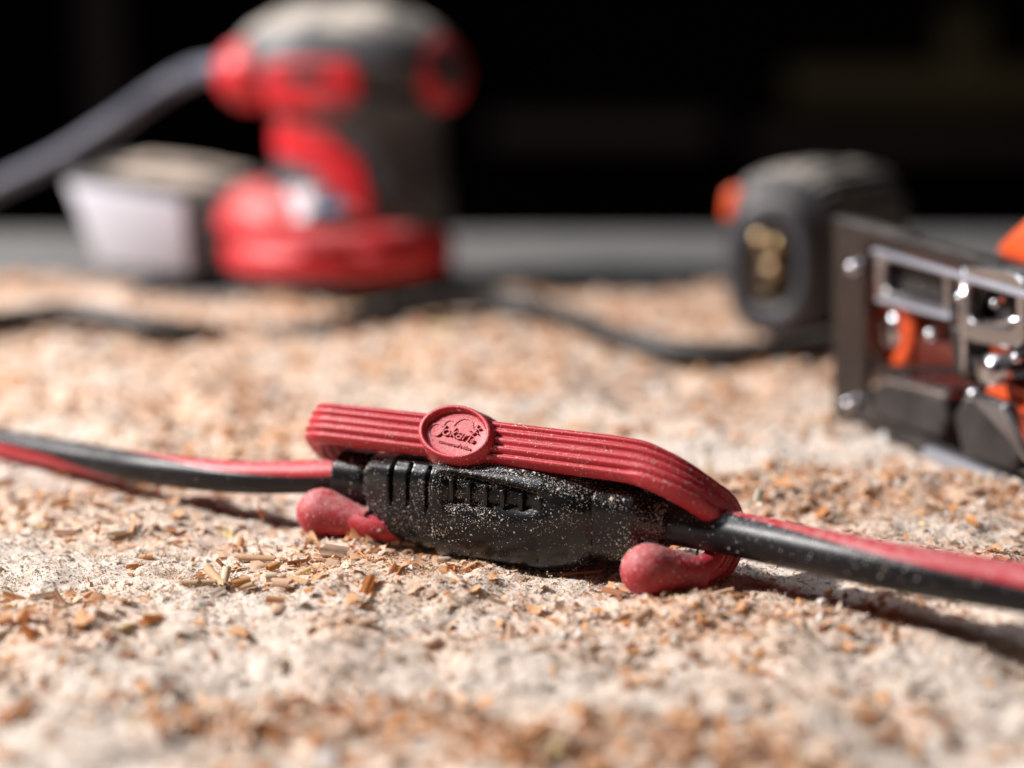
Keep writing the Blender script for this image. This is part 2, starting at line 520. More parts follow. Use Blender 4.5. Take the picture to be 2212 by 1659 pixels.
def scatter(name, kinds, n, region, size, lift, tilt, wts, parent, mat, accept=None, zscale=1.0, tuft=0):
    x0, x1, y0, y1 = region
    tv, tt, tc = [], [], []
    off = 0
    temps = [k() for k in kinds]
    per = max(1, n // len(temps))
    for v, t in temps:
        x = RNG.uniform(x0, x1, per); y = RNG.uniform(y0, y1, per)
        if accept is not None:
            k = RNG.random(per) < accept(x, y)
            x, y = x[k], y[k]
        dz = np.zeros(len(x))
        if tuft:                                       # little heaps of grains that cling together
            rr = np.repeat(RNG.uniform(.0006, .0018, len(x)), tuft)
            g = RNG.normal(0, .6, (len(rr), 3))
            x = np.repeat(x, tuft) + g[:, 0] * rr; y = np.repeat(y, tuft) + g[:, 1] * rr
            dz = np.clip(.9 - np.hypot(g[:, 0], g[:, 1]) * .7, 0, 1) * rr * RNG.random(len(rr)) * 1.5
        k = y < dust_edge(x) - 0.004
        dz = dz[k]
        x, y = x[k], y[k]
        m = len(x)
        if not m:
            continue
        s = np.exp(RNG.uniform(math.log(size[0]), math.log(size[1]), m))
        z = ground_h(x, y, 1) + lift * s + dz
        Rm = rot_mats(m, tilt)
        q = np.einsum('nij,kj->nki', Rm, v) * s[:, None, None]
        q[:, :, 2] *= zscale
        q += np.stack([x, y, z], 1)[:, None, :]
        if wts is None:
            c = tints(x, y)
        else:
            c = np.clip(PAL[pick(m, wts)] * RNG.uniform(0.85, 1.1, (m, 1)), 0, 0.9)
        tv.append(q.reshape(-1, 3)); tc.append(np.repeat(c, len(v), 0))
        tt.append((t[None] + (off + np.arange(m) * len(v))[:, None, None]).reshape(-1, 3))
        off += m * len(v)
    return tri_mesh(name, np.concatenate(tv), np.concatenate(tt), np.concatenate(tc), mat, parent)


NEAR = (-NX, NX, NY0, NY1)
scatter("grains", [t_granule] * 10, 52000, NEAR, (0.00018, 0.0006), 0.12, 0.6, None, sawdust, M['powder'])
scatter("grains", [t_fibre] * 8, 60000, NEAR, (0.0005, 0.0017), 0.12, 0.8, W_PALE, sawdust, M['chips'])
chipmap = lambda x, y: np.clip(0.06 + 1.0 * orange_map(x, y) ** 1.6, 0, 1)
scatter("shavings", [t_flake] * 14, 18000, NEAR, (0.0008, 0.0028), 0.12, 0.55, W_MIX, sawdust, M['chips'], chipmap)
scatter("shavings", [t_flake] * 20, 2400, NEAR, (0.0024, 0.0048), 0.12, 0.32, W_CHIP, sawdust, M['chips'], chipmap)
scatter("shavings", [t_curl] * 20, 1700, NEAR, (0.0024, 0.0060), 0.14, 0.40, W_CHIP, sawdust, M['chips'], chipmap)
FRONT = (-0.12, 0.12, -0.19, NY0)
scatter("grains", [t_granule] * 6, 16000, FRONT, (0.0005, 0.0013), 0.15, 0.6, None, sawdust, M['powder'])
scatter("shavings", [t_flake] * 10, 5000, FRONT, (0.0014, 0.0055), 0.12, 0.5, W_CHIP, sawdust, M['chips'], chipmap)
scatter("shavings", [t_curl] * 8, 600, FRONT, (0.003, 0.006), 0.12, 0.35, W_CHIP, sawdust, M['chips'], chipmap)
BACK = (-0.36, 0.36, NY1, 0.52)
scatter("grains", [t_granule] * 8, 26000, BACK, (0.0012, 0.0035), 0.15, 0.6, None, sawdust, M['powder'])
scatter("shavings", [t_flake] * 10, 11000, BACK, (0.0025, 0.0065), 0.12, 0.5, W_MIX, sawdust, M['chips'], chipmap)
scatter("shavings", [t_curl] * 8, 1700, BACK, (0.004, 0.008), 0.12, 0.35, W_CHIP, sawdust, M['chips'], chipmap)
scatter("grains", [t_granule] * 10, 5200, NEAR, (0.00022, 0.0007), 0.12, 0.7, None, sawdust, M['powder'], tuft=13)
heap = lambda x, y: np.clip(drift(x, y), 0, 1) ** 1.3
HEAP = (-0.12, 0.12, -0.135, -0.060)
scatter("shavings", [t_flake] * 14, 5200, HEAP, (0.0014, 0.0045), 0.2, 0.6, W_CHIP, sawdust, M['chips'], heap)
scatter("shavings", [t_curl] * 14, 1100, HEAP, (0.0026, 0.0055), 0.2, 0.5, W_CHIP, sawdust, M['chips'], heap)
scatter("shavings", [t_flake] * 14, 7000, NEAR, (0.0005, 0.0013), 0.12, 0.6, W_PALE, sawdust, M['chips'])
for ch in sawdust.children:
    ch["kind"] = "stuff"


# ------------------------------------------------------------------ dust that lies on things
def settle(target_list, n, size, dens, parent, wts=W_DUST, name="dust"):
    """tiny wood specks on the surfaces of the given meshes; dens(points, normals) -> 0..1"""
    tv, tt, tc = [], [], []
    off = 0
    V, T = [], []
    o2 = 0
    porg = np.array(parent.matrix_basis.translation)
    for o in target_list:
        me = o.data
        me.calc_loop_triangles()
        vv = np.zeros(len(me.vertices) * 3); me.vertices.foreach_get("co", vv)
        ll = np.zeros(len(me.loop_triangles) * 3, np.int32); me.loop_triangles.foreach_get("vertices", ll)
        V.append(vv.reshape(-1, 3) + porg); T.append(ll.reshape(-1, 3) + o2); o2 += len(me.vertices)
    V = np.concatenate(V); T = np.concatenate(T)
    a, b_, c = V[T[:, 0]], V[T[:, 1]], V[T[:, 2]]
    if ((np.cross(b_ - a, c - a)) * ((a + b_ + c) / 3 - V.mean(0))).sum() < 0:
        b_, c = c, b_
    nn = np.cross(b_ - a, c - a); ar = np.linalg.norm(nn, axis=1); nn = nn / np.maximum(ar, 1e-20)[:, None]
    k = RNG.choice(len(T), n, p=ar / ar.sum())
    r1, r2 = np.sqrt(RNG.random(n)), RNG.random(n)
    p = a[k] * (1 - r1)[:, None] + b_[k] * (r1 * (1 - r2))[:, None] + c[k] * (r1 * r2)[:, None]
    nm = nn[k]
    keep = RNG.random(n) < dens(p, nm)
    p, nm = p[keep], nm[keep]
    m = len(p)
    s = np.exp(RNG.normal(math.log(size), 0.5, m))
    asp = RNG.uniform(0.25, 0.8, m)
    rv = RNG.normal(0, 1, (m, 3))
    e1 = np.cross(nm, rv); e1 /= np.linalg.norm(e1, axis=1)[:, None]
    e2 = np.cross(nm, e1)
    e1 = e1 * (s / 2)[:, None]; e2 = e2 * (s * asp / 2)[:, None]; up = nm * (s * 0.28)[:, None]
    q = np.stack([p + e1, p + e2, p - e1, p - e2, p + up + e1 * RNG.uniform(-.5, .5, (m, 1))], 1)
    t = np.array([(0, 1, 4), (1, 2, 4), (2, 3, 4), (3, 0, 4)])
    cols = np.repeat(np.clip(PAL[pick(m, wts)] * RNG.uniform(.8, 1.05, (m, 1)), 0, .9), 5, 0)
    tt = (t[None] + (np.arange(m) * 5)[:, None, None]).reshape(-1, 3)
    o = tri_mesh(name, q.reshape(-1, 3) - porg, tt, cols, M['specks'], parent)
    o["kind"] = "stuff"
    return o


def clump(p, scale, seed):
    return NS[seed](p[:, 0] / scale + p[:, 2] / scale * 0.7, p[:, 1] / scale + p[:, 2] / scale * 1.3) * 0.5 + 0.5


# ------------------------------------------------------------------ plug and socket
AX0, AX1 = PH(742, 1028, 0.014), PH(1457, 1130, 0.014)
E = nrm(AX1 - AX0)
FR = nrm(np.array([E[1], -E[0], 0.0]))               # towards the viewer
if FR[1] > 0:
    FR = -FR
UPV = np.array([0, 0, 1.0])


def s_of(px):
    """distance along the connector's axis that is seen at column px"""
    lo, hi = -0.05, 0.15
    for _ in range(50):
        mid = (lo + hi) / 2
        q = AX0 + E * mid - np.array([0, CAM_Y, CAM_H])
        x = 1106 + FPX * q[0] / (q[1] * CT - q[2] * ST)
        if x < px: lo = mid
        else: hi = mid
    return lo


def body_mesh(keys, carve, n=220, seg=144):
    k = np.array(keys, float)
    s_k = np.array([s_of(v) for v in k[:, 0]])
    s = np.concatenate([np.linspace(s_k[0], s_k[-1], n), s_k]); s = np.unique(np.sort(s))
    top, bot, fro, pw = (np.interp(s, s_k, k[:, i]) for i in (1, 2, 3, 4))
    ker = np.array([1, 2, 3, 2, 1]) / 9
    sm = lambda a: np.concatenate([a[:2], np.convolve(a, ker, 'valid'), a[-2:]])
    top, bot, fro = sm(top), sm(bot), sm(fro)
    th = np.linspace(0, 2 * math.pi, seg, endpoint=False)
    c, sn = np.cos(th), np.sin(th)
    e = 2 / pw[:, None]
    fx = fro[:, None] * np.sign(c) * np.abs(c)[None] ** e
    zz = np.where(sn[None] >= 0, top[:, None], bot[:, None]) * np.sign(sn) * np.abs(sn)[None] ** e
    fx, zz = fx * 1e-3, zz * 1e-3
    S = np.repeat(s[:, None], seg, 1)
    d = carve(S, fx, zz)
    fx = fx - d
    rings = AX0 + S[..., None] * E + fx[..., None] * FR + zz[..., None] * UPV
    return loft(rings)


def carve_plug(S, fx, zz):
    s0, s1 = s_of(884), s_of(986)
    m = sstep(s0, s0 + .0006, S) * sstep(-.0015, -.0005, zz) * sstep(.0088, .0078, zz) * (fx > 0)
    d = 0.0007 * m
    for px in (888, 925, 966):
        sc = s_of(px)
        d = d + 0.0014 * m * sstep(.0007, .0003, np.abs(S - sc))
    return d


def carve_socket(S, fx, zz):
    s0, s1 = s_of(1002), s_of(1262)
    t = np.clip((S - s0) / (s1 - s0), 0, 1)
    up = 0.0083 - 0.0028 * t ** 2; lo = 0.0005 + 0.0022 * t ** 3
    m = (sstep(up + .0008, up - .0004, zz) * sstep(lo - .0010, lo + .0016, zz)
         * sstep(s0 - .001, s0 + .004, S) * sstep(s1, s1 - .012, S) * (fx > 0))
    seam = 0.00025 * sstep(.0004, .0001, np.abs(zz - 0.0100)) * (S > s_of(1010)) * (S < s_of(1290))
    return 0.0021 * m + seam


plug_root = thing("power_plug", tuple(PH(860, 1150, 0)), "black plug with short collar on the red and black cable going left", "plug")
plug_keys = [(739, 5.2, 5.2, 5.2, 2.0), (741, 6.3, 6.3, 6.3, 2.0), (746, 6.9, 6.9, 6.9, 2.0), (798, 7.0, 7.0, 7.0, 2.0),
             (806, 6.9, 6.8, 6.9, 2.0), (811, 6.4, 6.2, 6.4, 2.1), (818, 7.0, 6.6, 7.2, 2.5), (830, 7.8, 7.6, 8.4, 4.0),
             (880, 9.0, 12.2, 10.9, 4.0), (930, 9.2, 13.2, 11.2, 4.0), (986, 9.4, 13.8, 11.5, 4.0), (996, 9.4, 13.8, 11.5, 4.0)]
plug_body = obj("plug_body", *body_mesh(plug_keys, carve_plug), M['black_plastic'], plug_root)

sock_root = thing("cable_socket", tuple(PH(1200, 1235, 0)), "black dusty socket joined to the plug, red and black cable going right", "socket")
sock_keys = [(985, 9.6, 13.7, 12.0, 3.4), (986, 10.8, 14.6, 13.0, 3.4), (989, 11.4, 15.0, 13.5, 3.4), (1100, 11.6, 15.2, 13.7, 3.3),
             (1209, 11.0, 15.2, 13.2, 3.1), (1270, 9.8, 13.8, 11.8, 3.0), (1303, 8.9, 11.4, 10.2, 2.7), (1309, 8.5, 10.4, 9.5, 2.7),
             (1314, 8.6, 10.0, 9.7, 3.6), (1395, 8.4, 9.2, 9.0, 3.6), (1404, 7.8, 8.4, 8.2, 2.6), (1412, 6.9, 7.2, 7.0, 2.3),
             (1442, 6.3, 6.5, 6.4, 2.1), (1450, 5.6, 5.7, 5.6, 2.0), (1453, 4.9, 4.9, 4.9, 2.0)]
sock_body = obj("socket_body", *body_mesh(sock_keys, carve_socket, 300), M['black_plastic'], sock_root)
for px in (1026, 1062, 1097, 1133, 1171, 1210):
    sc = s_of(px)
    hz0, hz1 = 0.0018, 0.0072 - 0.0016 * (px - 1026) / 184
    w2 = 0.00055
    q = [AX0 + E * (sc + a) + FR * 0.0098 + UPV * b for a, b in ((-w2, hz0), (w2, hz0), (w2, hz1), (-w2, hz1))]
    f_out = 0.0029 - 0.0004 * (px - 1026) / 184
    rib = obj("grip_rib", *prism(q, FR * f_out), M['black_plastic'], sock_root, True)
    bevel(rib, 0.0003, 2)


def two_tone_cable(pts, ang, rad, root, n=180, seg=48, black=R(152)):
    """cable jacket of a black and a red sector; ang = heading of the black sector's middle (0 = viewer, + = up)"""
    path = spline(pts, n)
    t, s, u = frames(path)
    flip = np.where((s @ np.array([0, -1.0, 0])) < 0, -1, 1)[:, None]
    s = s * flip
    A = np.interp(np.linspace(0, 1, n), np.linspace(0, 1, len(ang)), ang)
    out = []
    for a0, a1, ns in ((-black / 2, black / 2, seg // 2), (black / 2, 2 * math.pi - black / 2, seg // 2)):
        aa = np.linspace(a0, a1, ns)[None, :] + A[:, None]
        grv = 1 - 0.035 * np.exp(-((np.linspace(0, 1, ns)[None] * (1 - np.linspace(0, 1, ns)[None])) / 0.012) ** 2)
        rr = rad * grv
        ring = path[:, None] + rr[..., None] * (np.cos(aa)[..., None] * s[:, None] + np.sin(aa)[..., None] * u[:, None])
        out.append((ring.reshape(-1, 3), grid_faces(n, ns, False)))
    c = obj("cable", *out[0], M['cable_black'], root)
    st = obj("red_stripe", *out[1], M['cable_red'], c)
    return c, st


lc = [AX0 + E * 0.004, AX0, P(650, 1030, .4385), P(513, 1030, .445), P(325, 1013, .460), P(205, 995, .475), P(0, 958, .500), P(-160, 935, .525), P(-330, 925, .55)]
lcab, lstr = two_tone_cable(lc, [R(-66), R(-62), R(-38), R(18), R(82), R(105), R(112), R(115)], 0.0043, plug_root)
rc = [AX1 - E * 0.006, AX1, P(1540, 1145, .3905), P(1638, 1164, .383), P(1907, 1220, .360), P(2212, 1270, .343), P(2480, 1314, .328), P(2700, 1350, .32)]
rcab, rstr = two_tone_cable(rc, [R(18), R(14), R(2), R(-20), R(-44), R(-58), R(-66), R(-70)], 0.0051, sock_root)


def dens_body(p, nm):
    s = (p - AX0) @ E
    z = p[:, 2] - 0.014
    d = 0.10 + 0.55 * np.clip(nm[:, 2] + 0.25, 0, 1)
    d = d + 0.45 * np.exp(-((z + 0.002) / 0.005) ** 2) * (nm @ FR > 0.3)
    d = d * (0.15 + 1.6 * clump(p, 0.0040, 10) ** 1.8) * (0.30 + 1.3 * sstep(.30, .66, clump(p, 0.011, 3)))
    d = d * (0.45 + 0.75 * sstep(s_of(900), s_of(990), s))
    return np.clip(d, 0, 1) * (nm @ FR > -0.4)


settle([plug_body], 24000, 0.00019, dens_body, plug_root)
settle([sock_body], 52000, 0.00020, dens_body, sock_root)
dens_cab = lambda p, nm: np.clip(0.10 + 0.4 * np.clip(nm[:, 2], 0, 1), 0, 1) * (0.2 + clump(p, 0.008, 2)) * (p[:, 1] < 0.1)
settle([lcab, lstr], 7000, 0.00024, dens_cab, plug_root)
settle([rcab, rstr], 14000, 0.00026, dens_cab, sock_root)

# ------------------------------------------------------------------ red rubber cord tie
NB = np.array([-0.318, -0.718, 0.618])               # the way the tie's front face looks
CTRL = [  # px, py, depth, outward normal
    (715, 1112, .4280, (-.05, -.35, -.93)), (770, 1127, .4255, (-.05, -.25, -.97)), (838, 1139, .4250, (.05, .0, -1)), (866, 1112, .4340, (.15, .3, -.95)),
    (872, 1085, .4440, (.25, .75, -.6)), (850, 1048, .4530, (.15, .98, -.1)), (810, 1012, .4560, (.0, .95, .3)),
    (764, 988, .4530, (-.15, .85, .5)), (726, 962, .4465, (-.4, .75, .5)), (692, 922, .4375, (-.92, .15, .38)),
    (702, 914, .4305, (-.66, -.5, .56)), (742, 918, .4270, NB), (860, 932, .4198, NB), (1000, 949, .4125, NB),
    (1200, 974, .4012, NB), (1360, 995, .3925, NB), (1418, 1015, .3893, (-.02, -.64, .77)), (1476, 1045, .3880, (.30, -.55, .78)),
    (1528, 1079, .3890, (.62, -.45, .64)), (1563, 1112, .3925, (.82, -.50, .28)), (1571, 1156, .3960, (.80, -.60, -.02)),
    (1558, 1200, .3960, (.60, -.76, -.25)), (1530, 1231, .3930, (.25, -.85, -.46)), (1485, 1243, .3890, (.0, -.8, -.6)), (1440, 1237, .3865, (.0, -.8, -.6))]
tie = thing("cord_tie", tuple(PH(1100, 1150, 0)), "red ribbed rubber cord tie clasped over the black plug and socket", "cord tie")
cp = np.array([np.concatenate([P(a, b_, c), nrm(n)]) for a, b_, c, n in CTRL])
smp = spline(cp, 420)
path, nrmv = smp[:, :3], smp[:, 3:]
tan = np.gradient(path, axis=0); tan /= np.linalg.norm(tan, axis=1)[:, None]
nrmv = nrmv - (nrmv * tan).sum(1)[:, None] * tan; nrmv /= np.linalg.norm(nrmv, axis=1)[:, None]
wid = np.cross(nrmv, tan)                             # across the band
HW, HT = 0.0054, 0.0030
th = np.linspace(0, 2 * math.pi, 120, endpoint=False)
ex = 2 / 2.9
cw = HW * np.sign(np.cos(th)) * np.abs(np.cos(th)) ** ex
ch_ = HT * np.sign(np.sin(th)) * np.abs(np.sin(th)) ** ex
ribs = np.abs(np.sin(math.pi * (cw / HW * 2.5 + 2.5))) ** 0.7          # five rounded ribs per side
ch_r = ch_ * (0.56 + 0.50 * ribs)
ww = np.sin(np.linspace(0, 1, 420) * math.pi) ** 0.12
tq = np.linspace(0, 1, 420)
taper = np.minimum(0.55 + 0.45 * np.clip(tq / 0.08, 0, 1), 0.95 + 0.05 * np.clip((1 - tq) / 0.07, 0, 1))
rings = path[:, None] + (taper[:, None] * cw[None])[..., None] * wid[:, None] + (np.sqrt(taper)[:, None] * ch_r[None])[..., None] * nrmv[:, None]
strap = obj("strap", *loft(rings), M['red_rubber'], tie)


def knob(center, neck, r, rn=0.0036, name="end_knob"):
    ax = nrm(center - neck); L = np.linalg.norm(center - neck)
    a = nrm(np.cross(ax, UPV)); b_ = np.cross(ax, a)
    tt = np.linspace(0, 1, 40)
    prof = []
    qe = math.pi * 0.56
    for q in np.linspace(0, qe, 24):
        prof.append((r * 1.06 * math.cos(q), r * math.sin(q)))
    x0, r0 = prof[-1]; x1, r1 = -L, rn
    m0, m1 = -1 / math.tan(qe) / 1.06, 0.10
    for q in np.linspace(0.07, 1, 16):
        h_ = x1 - x0
        prof.append((x0 + h_ * q, (2 * q**3 - 3 * q**2 + 1) * r0 + (q**3 - 2 * q**2 + q) * h_ * m0 + (-2 * q**3 + 3 * q**2) * r1 + (q**3 - q**2) * h_ * m1))
    ang = np.linspace(0, 2 * math.pi, 40, endpoint=False)
    rg = [center + ax * x + max(rr, 1e-5) * (np.cos(ang)[:, None] * a + np.sin(ang)[:, None] * b_) for x, rr in prof]
    return obj(name, *loft(np.array(rg)), M['knob_rubber'], tie)


k1 = knob(P(696, 1108, .4290), P(796, 1132, .4245), 0.0062)
k2 = knob(P(1402, 1233, .3855), P(1512, 1246, .3900), 0.0062, 0.0046)

# oval emblem on the strap
EO = P(997, 949, .4125)
EU = nrm(P(1200, 974, .4012) - P(860, 932, .4198))
EN = nrm(NB - (NB @ EU) * EU)
EV = np.cross(EN, EU)
if EV[2] < 0:
    EV = -EV
ROT = R(-7)
EU2 = math.cos(ROT) * EU + math.sin(ROT) * EV
EV2 = -math.sin(ROT) * EU + math.cos(ROT) * EV
EA, EB = 0.0099, 0.0069


def on_emblem(u, v, n):
    return EO + u * EU2 + v * EV2 + n * EN


prof = [(1.24, -.0034), (1.22, -.0018), (1.08, .0020), (1.02, .0037), (1.0, .0044), (.975, .0048), (.90, .0049), (.875, .0047), (.855, .0043),
        (.845, .0038), (.835, .0034), (.80, .0033), (.5, .0033), (.2, .0033)]
ang = np.linspace(0, 2 * math.pi, 96, endpoint=False)
rg = [[on_emblem(EA * k * math.cos(a), EB * k * math.sin(a), n) for a in ang] for k, n in prof]
emblem = obj("emblem_plate", *loft(np.array(rg)), M['red_rubber'], tie)

STROKES = [
    [(450, 1010), (370, 940), (300, 830), (272, 720), (290, 650), (350, 590), (430, 575), (510, 600), (550, 640)],
    [(570, 590), (575, 530), (610, 470), (660, 440), (730, 455)],
    [(815, 570), (830, 500), (880, 420), (950, 365), (1030, 345), (1120, 360), (1190, 400), (1235, 450), (1255, 490)],
    [(650, 590), (620, 700), (590, 800), (560, 860), (520, 885), (470, 880)],
    [(720 + 80 * math.cos(a), 775 + 72 * math.sin(a)) for a in np.linspace(0, 6.28, 14)],
    [(900, 620), (870, 740), (840, 860)], [(985, 705), (890, 785), (965, 880)],
    [(1050 + 55 * math.cos(a), 848 + 46 * math.sin(a)) for a in np.linspace(0, 6.28, 12)],
    [(990, 755), (1060, 735), (1130, 765), (1105, 905)],
    [(1205, 775), (1170, 915)], [(1185, 850), (1225, 785), (1285, 780)],
    [(1335, 770), (1300, 935)],
    [(1412 + 42 * math.cos(a), 905 + 42 * math.sin(a)) for a in np.linspace(0, 6.28, 12)], [(1405, 925), (1407, 885), (1425, 890), (1412, 905), (1425, 925)],
    [(1325, 575), (1375, 585), (1400, 640), (1380, 700), (1335, 735)],
    [(1388, 465), (1380, 540)], [(1430, 590), (1487, 548)], [(1270, 520), (1302, 562)], [(1425, 670), (1470, 710)], [(1225, 640), (1275, 655)]]


def em_uv(cx, cy):
    return ((cx - 945) / 885 * 0.0097, -(cy - 760 - 0.115 * (cx - 945)) / 690 * 0.0069)


sv, sf = [], []
for stn, st in enumerate(STROKES):
    pts = np.array([[*em_uv(*p), 0] for p in st])
    pth = spline(pts, 8 * len(pts)) if len(pts) > 2 else np.linspace(pts[0], pts[1], 6)
    tg = np.gradient(pth, axis=0); tg /= np.maximum(np.linalg.norm(tg, axis=1), 1e-12)[:, None]
    sd = np.stack([-tg[:, 1], tg[:, 0]], 1)
    wr = 0.00011 if stn in (12, 13) else (0.00014 if stn < 3 or stn > 13 else 0.00017)
    tp = .00352 if stn < 3 else .0038
    rings = []
    for (u, v, _), (a, b_) in zip(pth, sd):
        rings.append([on_emblem(u + k * a, v + k * b_, n) for k, n in ((-wr * 1.1, .0032), (-wr * .8, tp), (wr * .8, tp), (wr * 1.1, .0032))])
    v, f = loft(np.array(rings))
    f = [tuple(i + len(sv) for i in q) for q in f]
    sv += v; sf += f
obj("lettering", sv, sf, M['red_rubber'], emblem, False)

# motto under the name, raised letters
fc = bpy.data.curves.new("motto", 'FONT')
fc.body = "tomorrow's idea"
fc.size = 0.00125; fc.extrude = 0.00022; fc.align_x = 'CENTER'
fo = bpy.data.objects.new("motto_text", fc); COL.objects.link(fo)
dg = bpy.context.evaluated_depsgraph_get()
me = bpy.data.meshes.new_from_object(fo.evaluated_get(dg))
bpy.data.objects.remove(fo)
mv = np.array([v.co[:] for v in me.vertices])
span = mv[:, 0].max() - mv[:, 0].min()
fitx = 0.0092 / span * 1.0
cu, cv = em_uv(1030, 1100)
mv2 = [on_emblem(cu + x * fitx, cv + y, 0.0034 + z) for x, y, z in mv]
obj("motto", mv2, [tuple(p.vertices) for p in me.polygons], M['red_rubber'], emblem, False)

dens_tie = lambda p, nm: np.clip(0.40 + 0.5 * np.clip(nm[:, 2], 0, 1), 0, 1) * (0.15 + 0.9 * clump(p, 0.006, 5))
settle([strap], 40000, 0.00019, dens_tie, tie)
settle([emblem], 5000, 0.00016, lambda p, nm: 0.55 * np.ones(len(p)), tie)
settle([k1, k2], 9000, 0.00019, dens_tie, tie)

# ------------------------------------------------------------------ single shavings that can be told apart
def shaving(px0, py0, px1, py1, rad, arc, col, label, h0=0.0012, h1=0.0012, ph=0.0, zoff=0.0, cat="shaving", thick=0.00012, name="wood_shaving"):
    """a curled shaving whose roll axis runs between two points just above the sawdust"""
    a = PH(px0, py0 + 0, 0); b_ = PH(px1, py1, 0)
    ga = float(ground_h(np.array([a[0]]), np.array([a[1]]), 0)[0]); gb = float(ground_h(np.array([b_[0]]), np.array([b_[1]]), 0)[0])
    a = PH(px0, py0, max(ga, 0) + h0); b_ = PH(px1, py1, max(gb, 0) + h1)
    ax = nrm(b_ - a); s = nrm(np.cross(ax, UPV)) if abs(ax[2]) < .95 else np.array([1., 0, 0]); u = np.cross(s, ax)
    n = 16; rings = []
    rr_ = random.Random(px0 * 7 + py0)
    for i in range(n):
        an = ph + arc * (i / (n - 1) - .5)
        r_ = rad * (1 - 0.18 * i / n)
        j0, j1 = rr_.uniform(-.10, .08), rr_.uniform(-.08, .10)
        d = math.cos(an) * u + math.sin(an) * s
        rings.append([a + (b_ - a) * j0 + d * r_, (a + b_) / 2 + d * r_ * 0.97, b_ + (b_ - a) * j1 + d * r_ * 0.93,
                      b_ + (b_ - a) * j1 + d * (r_ * .93 - thick), (a + b_) / 2 + d * (r_ * .97 - thick), a + (b_ - a) * j0 + d * (r_ - thick)])
    rings = np.array(rings)
    v, f = loft(rings)
    org = (a + b_) / 2
    o = obj(name, v, f, M['chips'], None, False, origin=org)
    at = o.data.attributes.new("tint", 'FLOAT_COLOR', 'POINT')
    cc = np.ones((len(v), 4), np.float32); cc[:, :3] = np.array(col)[None] * RNG.uniform(.92, 1.06, (len(v), 1))
    at.data.foreach_set("color", cc.ravel())
    tag(o, label, cat, "single wood shavings on the sawdust")
    return o


TAN, ORG, PALE, BRN, CREAM = (0.66, 0.44, 0.27), (0.64, 0.30, 0.10), (0.76, 0.62, 0.44), (0.40, 0.17, 0.08), (0.80, 0.74, 0.64)
shaving(447, 1228, 484, 1266, .00120, 4.2, TAN, "brown rolled shaving leaning over the tan roll, left of the black plug", .0028, .0008)
shaving(489, 1229, 482, 1260, .00110, 3.9, PALE, "pale upright rolled shaving beside the leaning brown roll", .0030, .0010)
shaving(394, 1264, 464, 1261, .0012, 3.4, TAN, "long tan rolled shaving lying left of the leaning roll", .0010, .0010)
shaving(502, 1263, 541, 1254, .0011, 3.6, ORG, "orange rolled shaving behind the short pale-edged roll", .0014, .0016)
shaving(516, 1273, 549, 1263, .00095, 3.8, TAN, "short tan rolled shaving in front of the orange roll", .0010, .0012)
shaving(590, 1263, 629, 1264, .0017, 3.2, (0.70, 0.46, 0.32), "broad pinkish curled shaving next to the round flake", .0008, .0006)
shaving(573, 1249, 597, 1247, .0013, 2.6, PALE, "round cream flake standing behind the broad pinkish curl", .0016, .0016, ph=1.2)
shaving(604, 1250, 618, 1244, .0011, 1.6, (0.74, 0.54, 0.36), "small triangular flake standing up beside the round flake", .0016, .0022, ph=1.4)
shaving(514, 1206, 590, 1209, .0011, 3.8, (0.64, 0.40, 0.24), "long brown rolled shaving lying behind the cluster of curls", .0010, .0010)
shaving(579, 1230, 602, 1220, .0011, 4.2, ORG, "folded bright orange shaving behind the triangular flake", .0012, .0022)
shaving(624, 1252, 668, 1261, .0011, 2.6, (0.58, 0.36, 0.20), "flat brown strip of wood right of the broad pinkish curl", .0008, .0006)
shaving(662, 1279, 676, 1276, .0010, 3.0, ORG, "small orange chip lying alone right of the cluster", .0010, .0010)
shaving(843, 1172, 862, 1172, .00105, 5.6, PALE, "tiny pale ring-shaped curl beneath the plug's lower edge", .0010, .0010)
shaving(952, 1230, 975, 1242, .0010, 2.2, (0.60, 0.34, 0.16), "orange-brown flake in front of the plug's lower edge", .0014, .0006, ph=.6)
shaving(1632, 1086, 1638, 1062, .0019, 3.2, CREAM, "cream crescent-shaped curl behind the right loop of the red tie", .0030, .0050, ph=1.5)
shaving(1302, 1279, 1346, 1288, .0014, 2.6, BRN, "reddish brown chip in front of the right red knob", .0008, .0006)
shaving(1502, 1213, 1508, 1186, .00038, 3.0, CREAM, "thin cream splinter sticking up beside the right red knob", .0040, .0078)
shaving(1215, 1243, 1300, 1236, .0009, 2.6, (0.45, 0.20, 0.09), "dark reddish strip of wood under the socket's belly", .0004, .0004)
shaving(552, 1098, 562, 1116, .0016, 2.4, ORG, "orange chip standing under the left cable near the left knob", .0040, .0012, ph=1.0)

# ------------------------------------------------------------------ black cord on the sawdust further back
gh = lambda p: float(ground_h(np.array([p[0]]), np.array([p[1]]), 0)[0])


def on_ground(px, py, h):
    q = PH(px, py, 0)
    for _ in range(3):
        q = PH(px, py, 0.5 * gh(q) + h + 0.003)
    return q


pc_raw = [on_ground(a, b_, h) for a, b_, h in (
    (-220, 705, .004), (-60, 702, .004), (45, 694, .004), (130, 668, .005), (220, 684, .005), (320, 706, .004), (420, 720, .002), (530, 735, -.009),
    (640, 728, -.001), (740, 702, .002), (850, 668, .003), (950, 648, .004), (1050, 642, .004), (1150, 655, .004), (1250, 696, .003), (1330, 730, .003),
    (1430, 757, .003), (1540, 769, .003), (1660, 765, .002), (1800, 740, .002), (1950, 700, .003))]
pc = [pc_raw[0]] + [0.25 * pc_raw[i - 1] + 0.5 * pc_raw[i] + 0.25 * pc_raw[i + 1] for i in range(1, len(pc_raw) - 1)] + [pc_raw[-1]]
cord = obj("extension_cord", *tube(pc, 0.0046, 260, 18), M['cord_black'], None, True, origin=pc[0])
tag(cord, "thin black power cord snaking over the sawdust in front of the sander", "power cord")

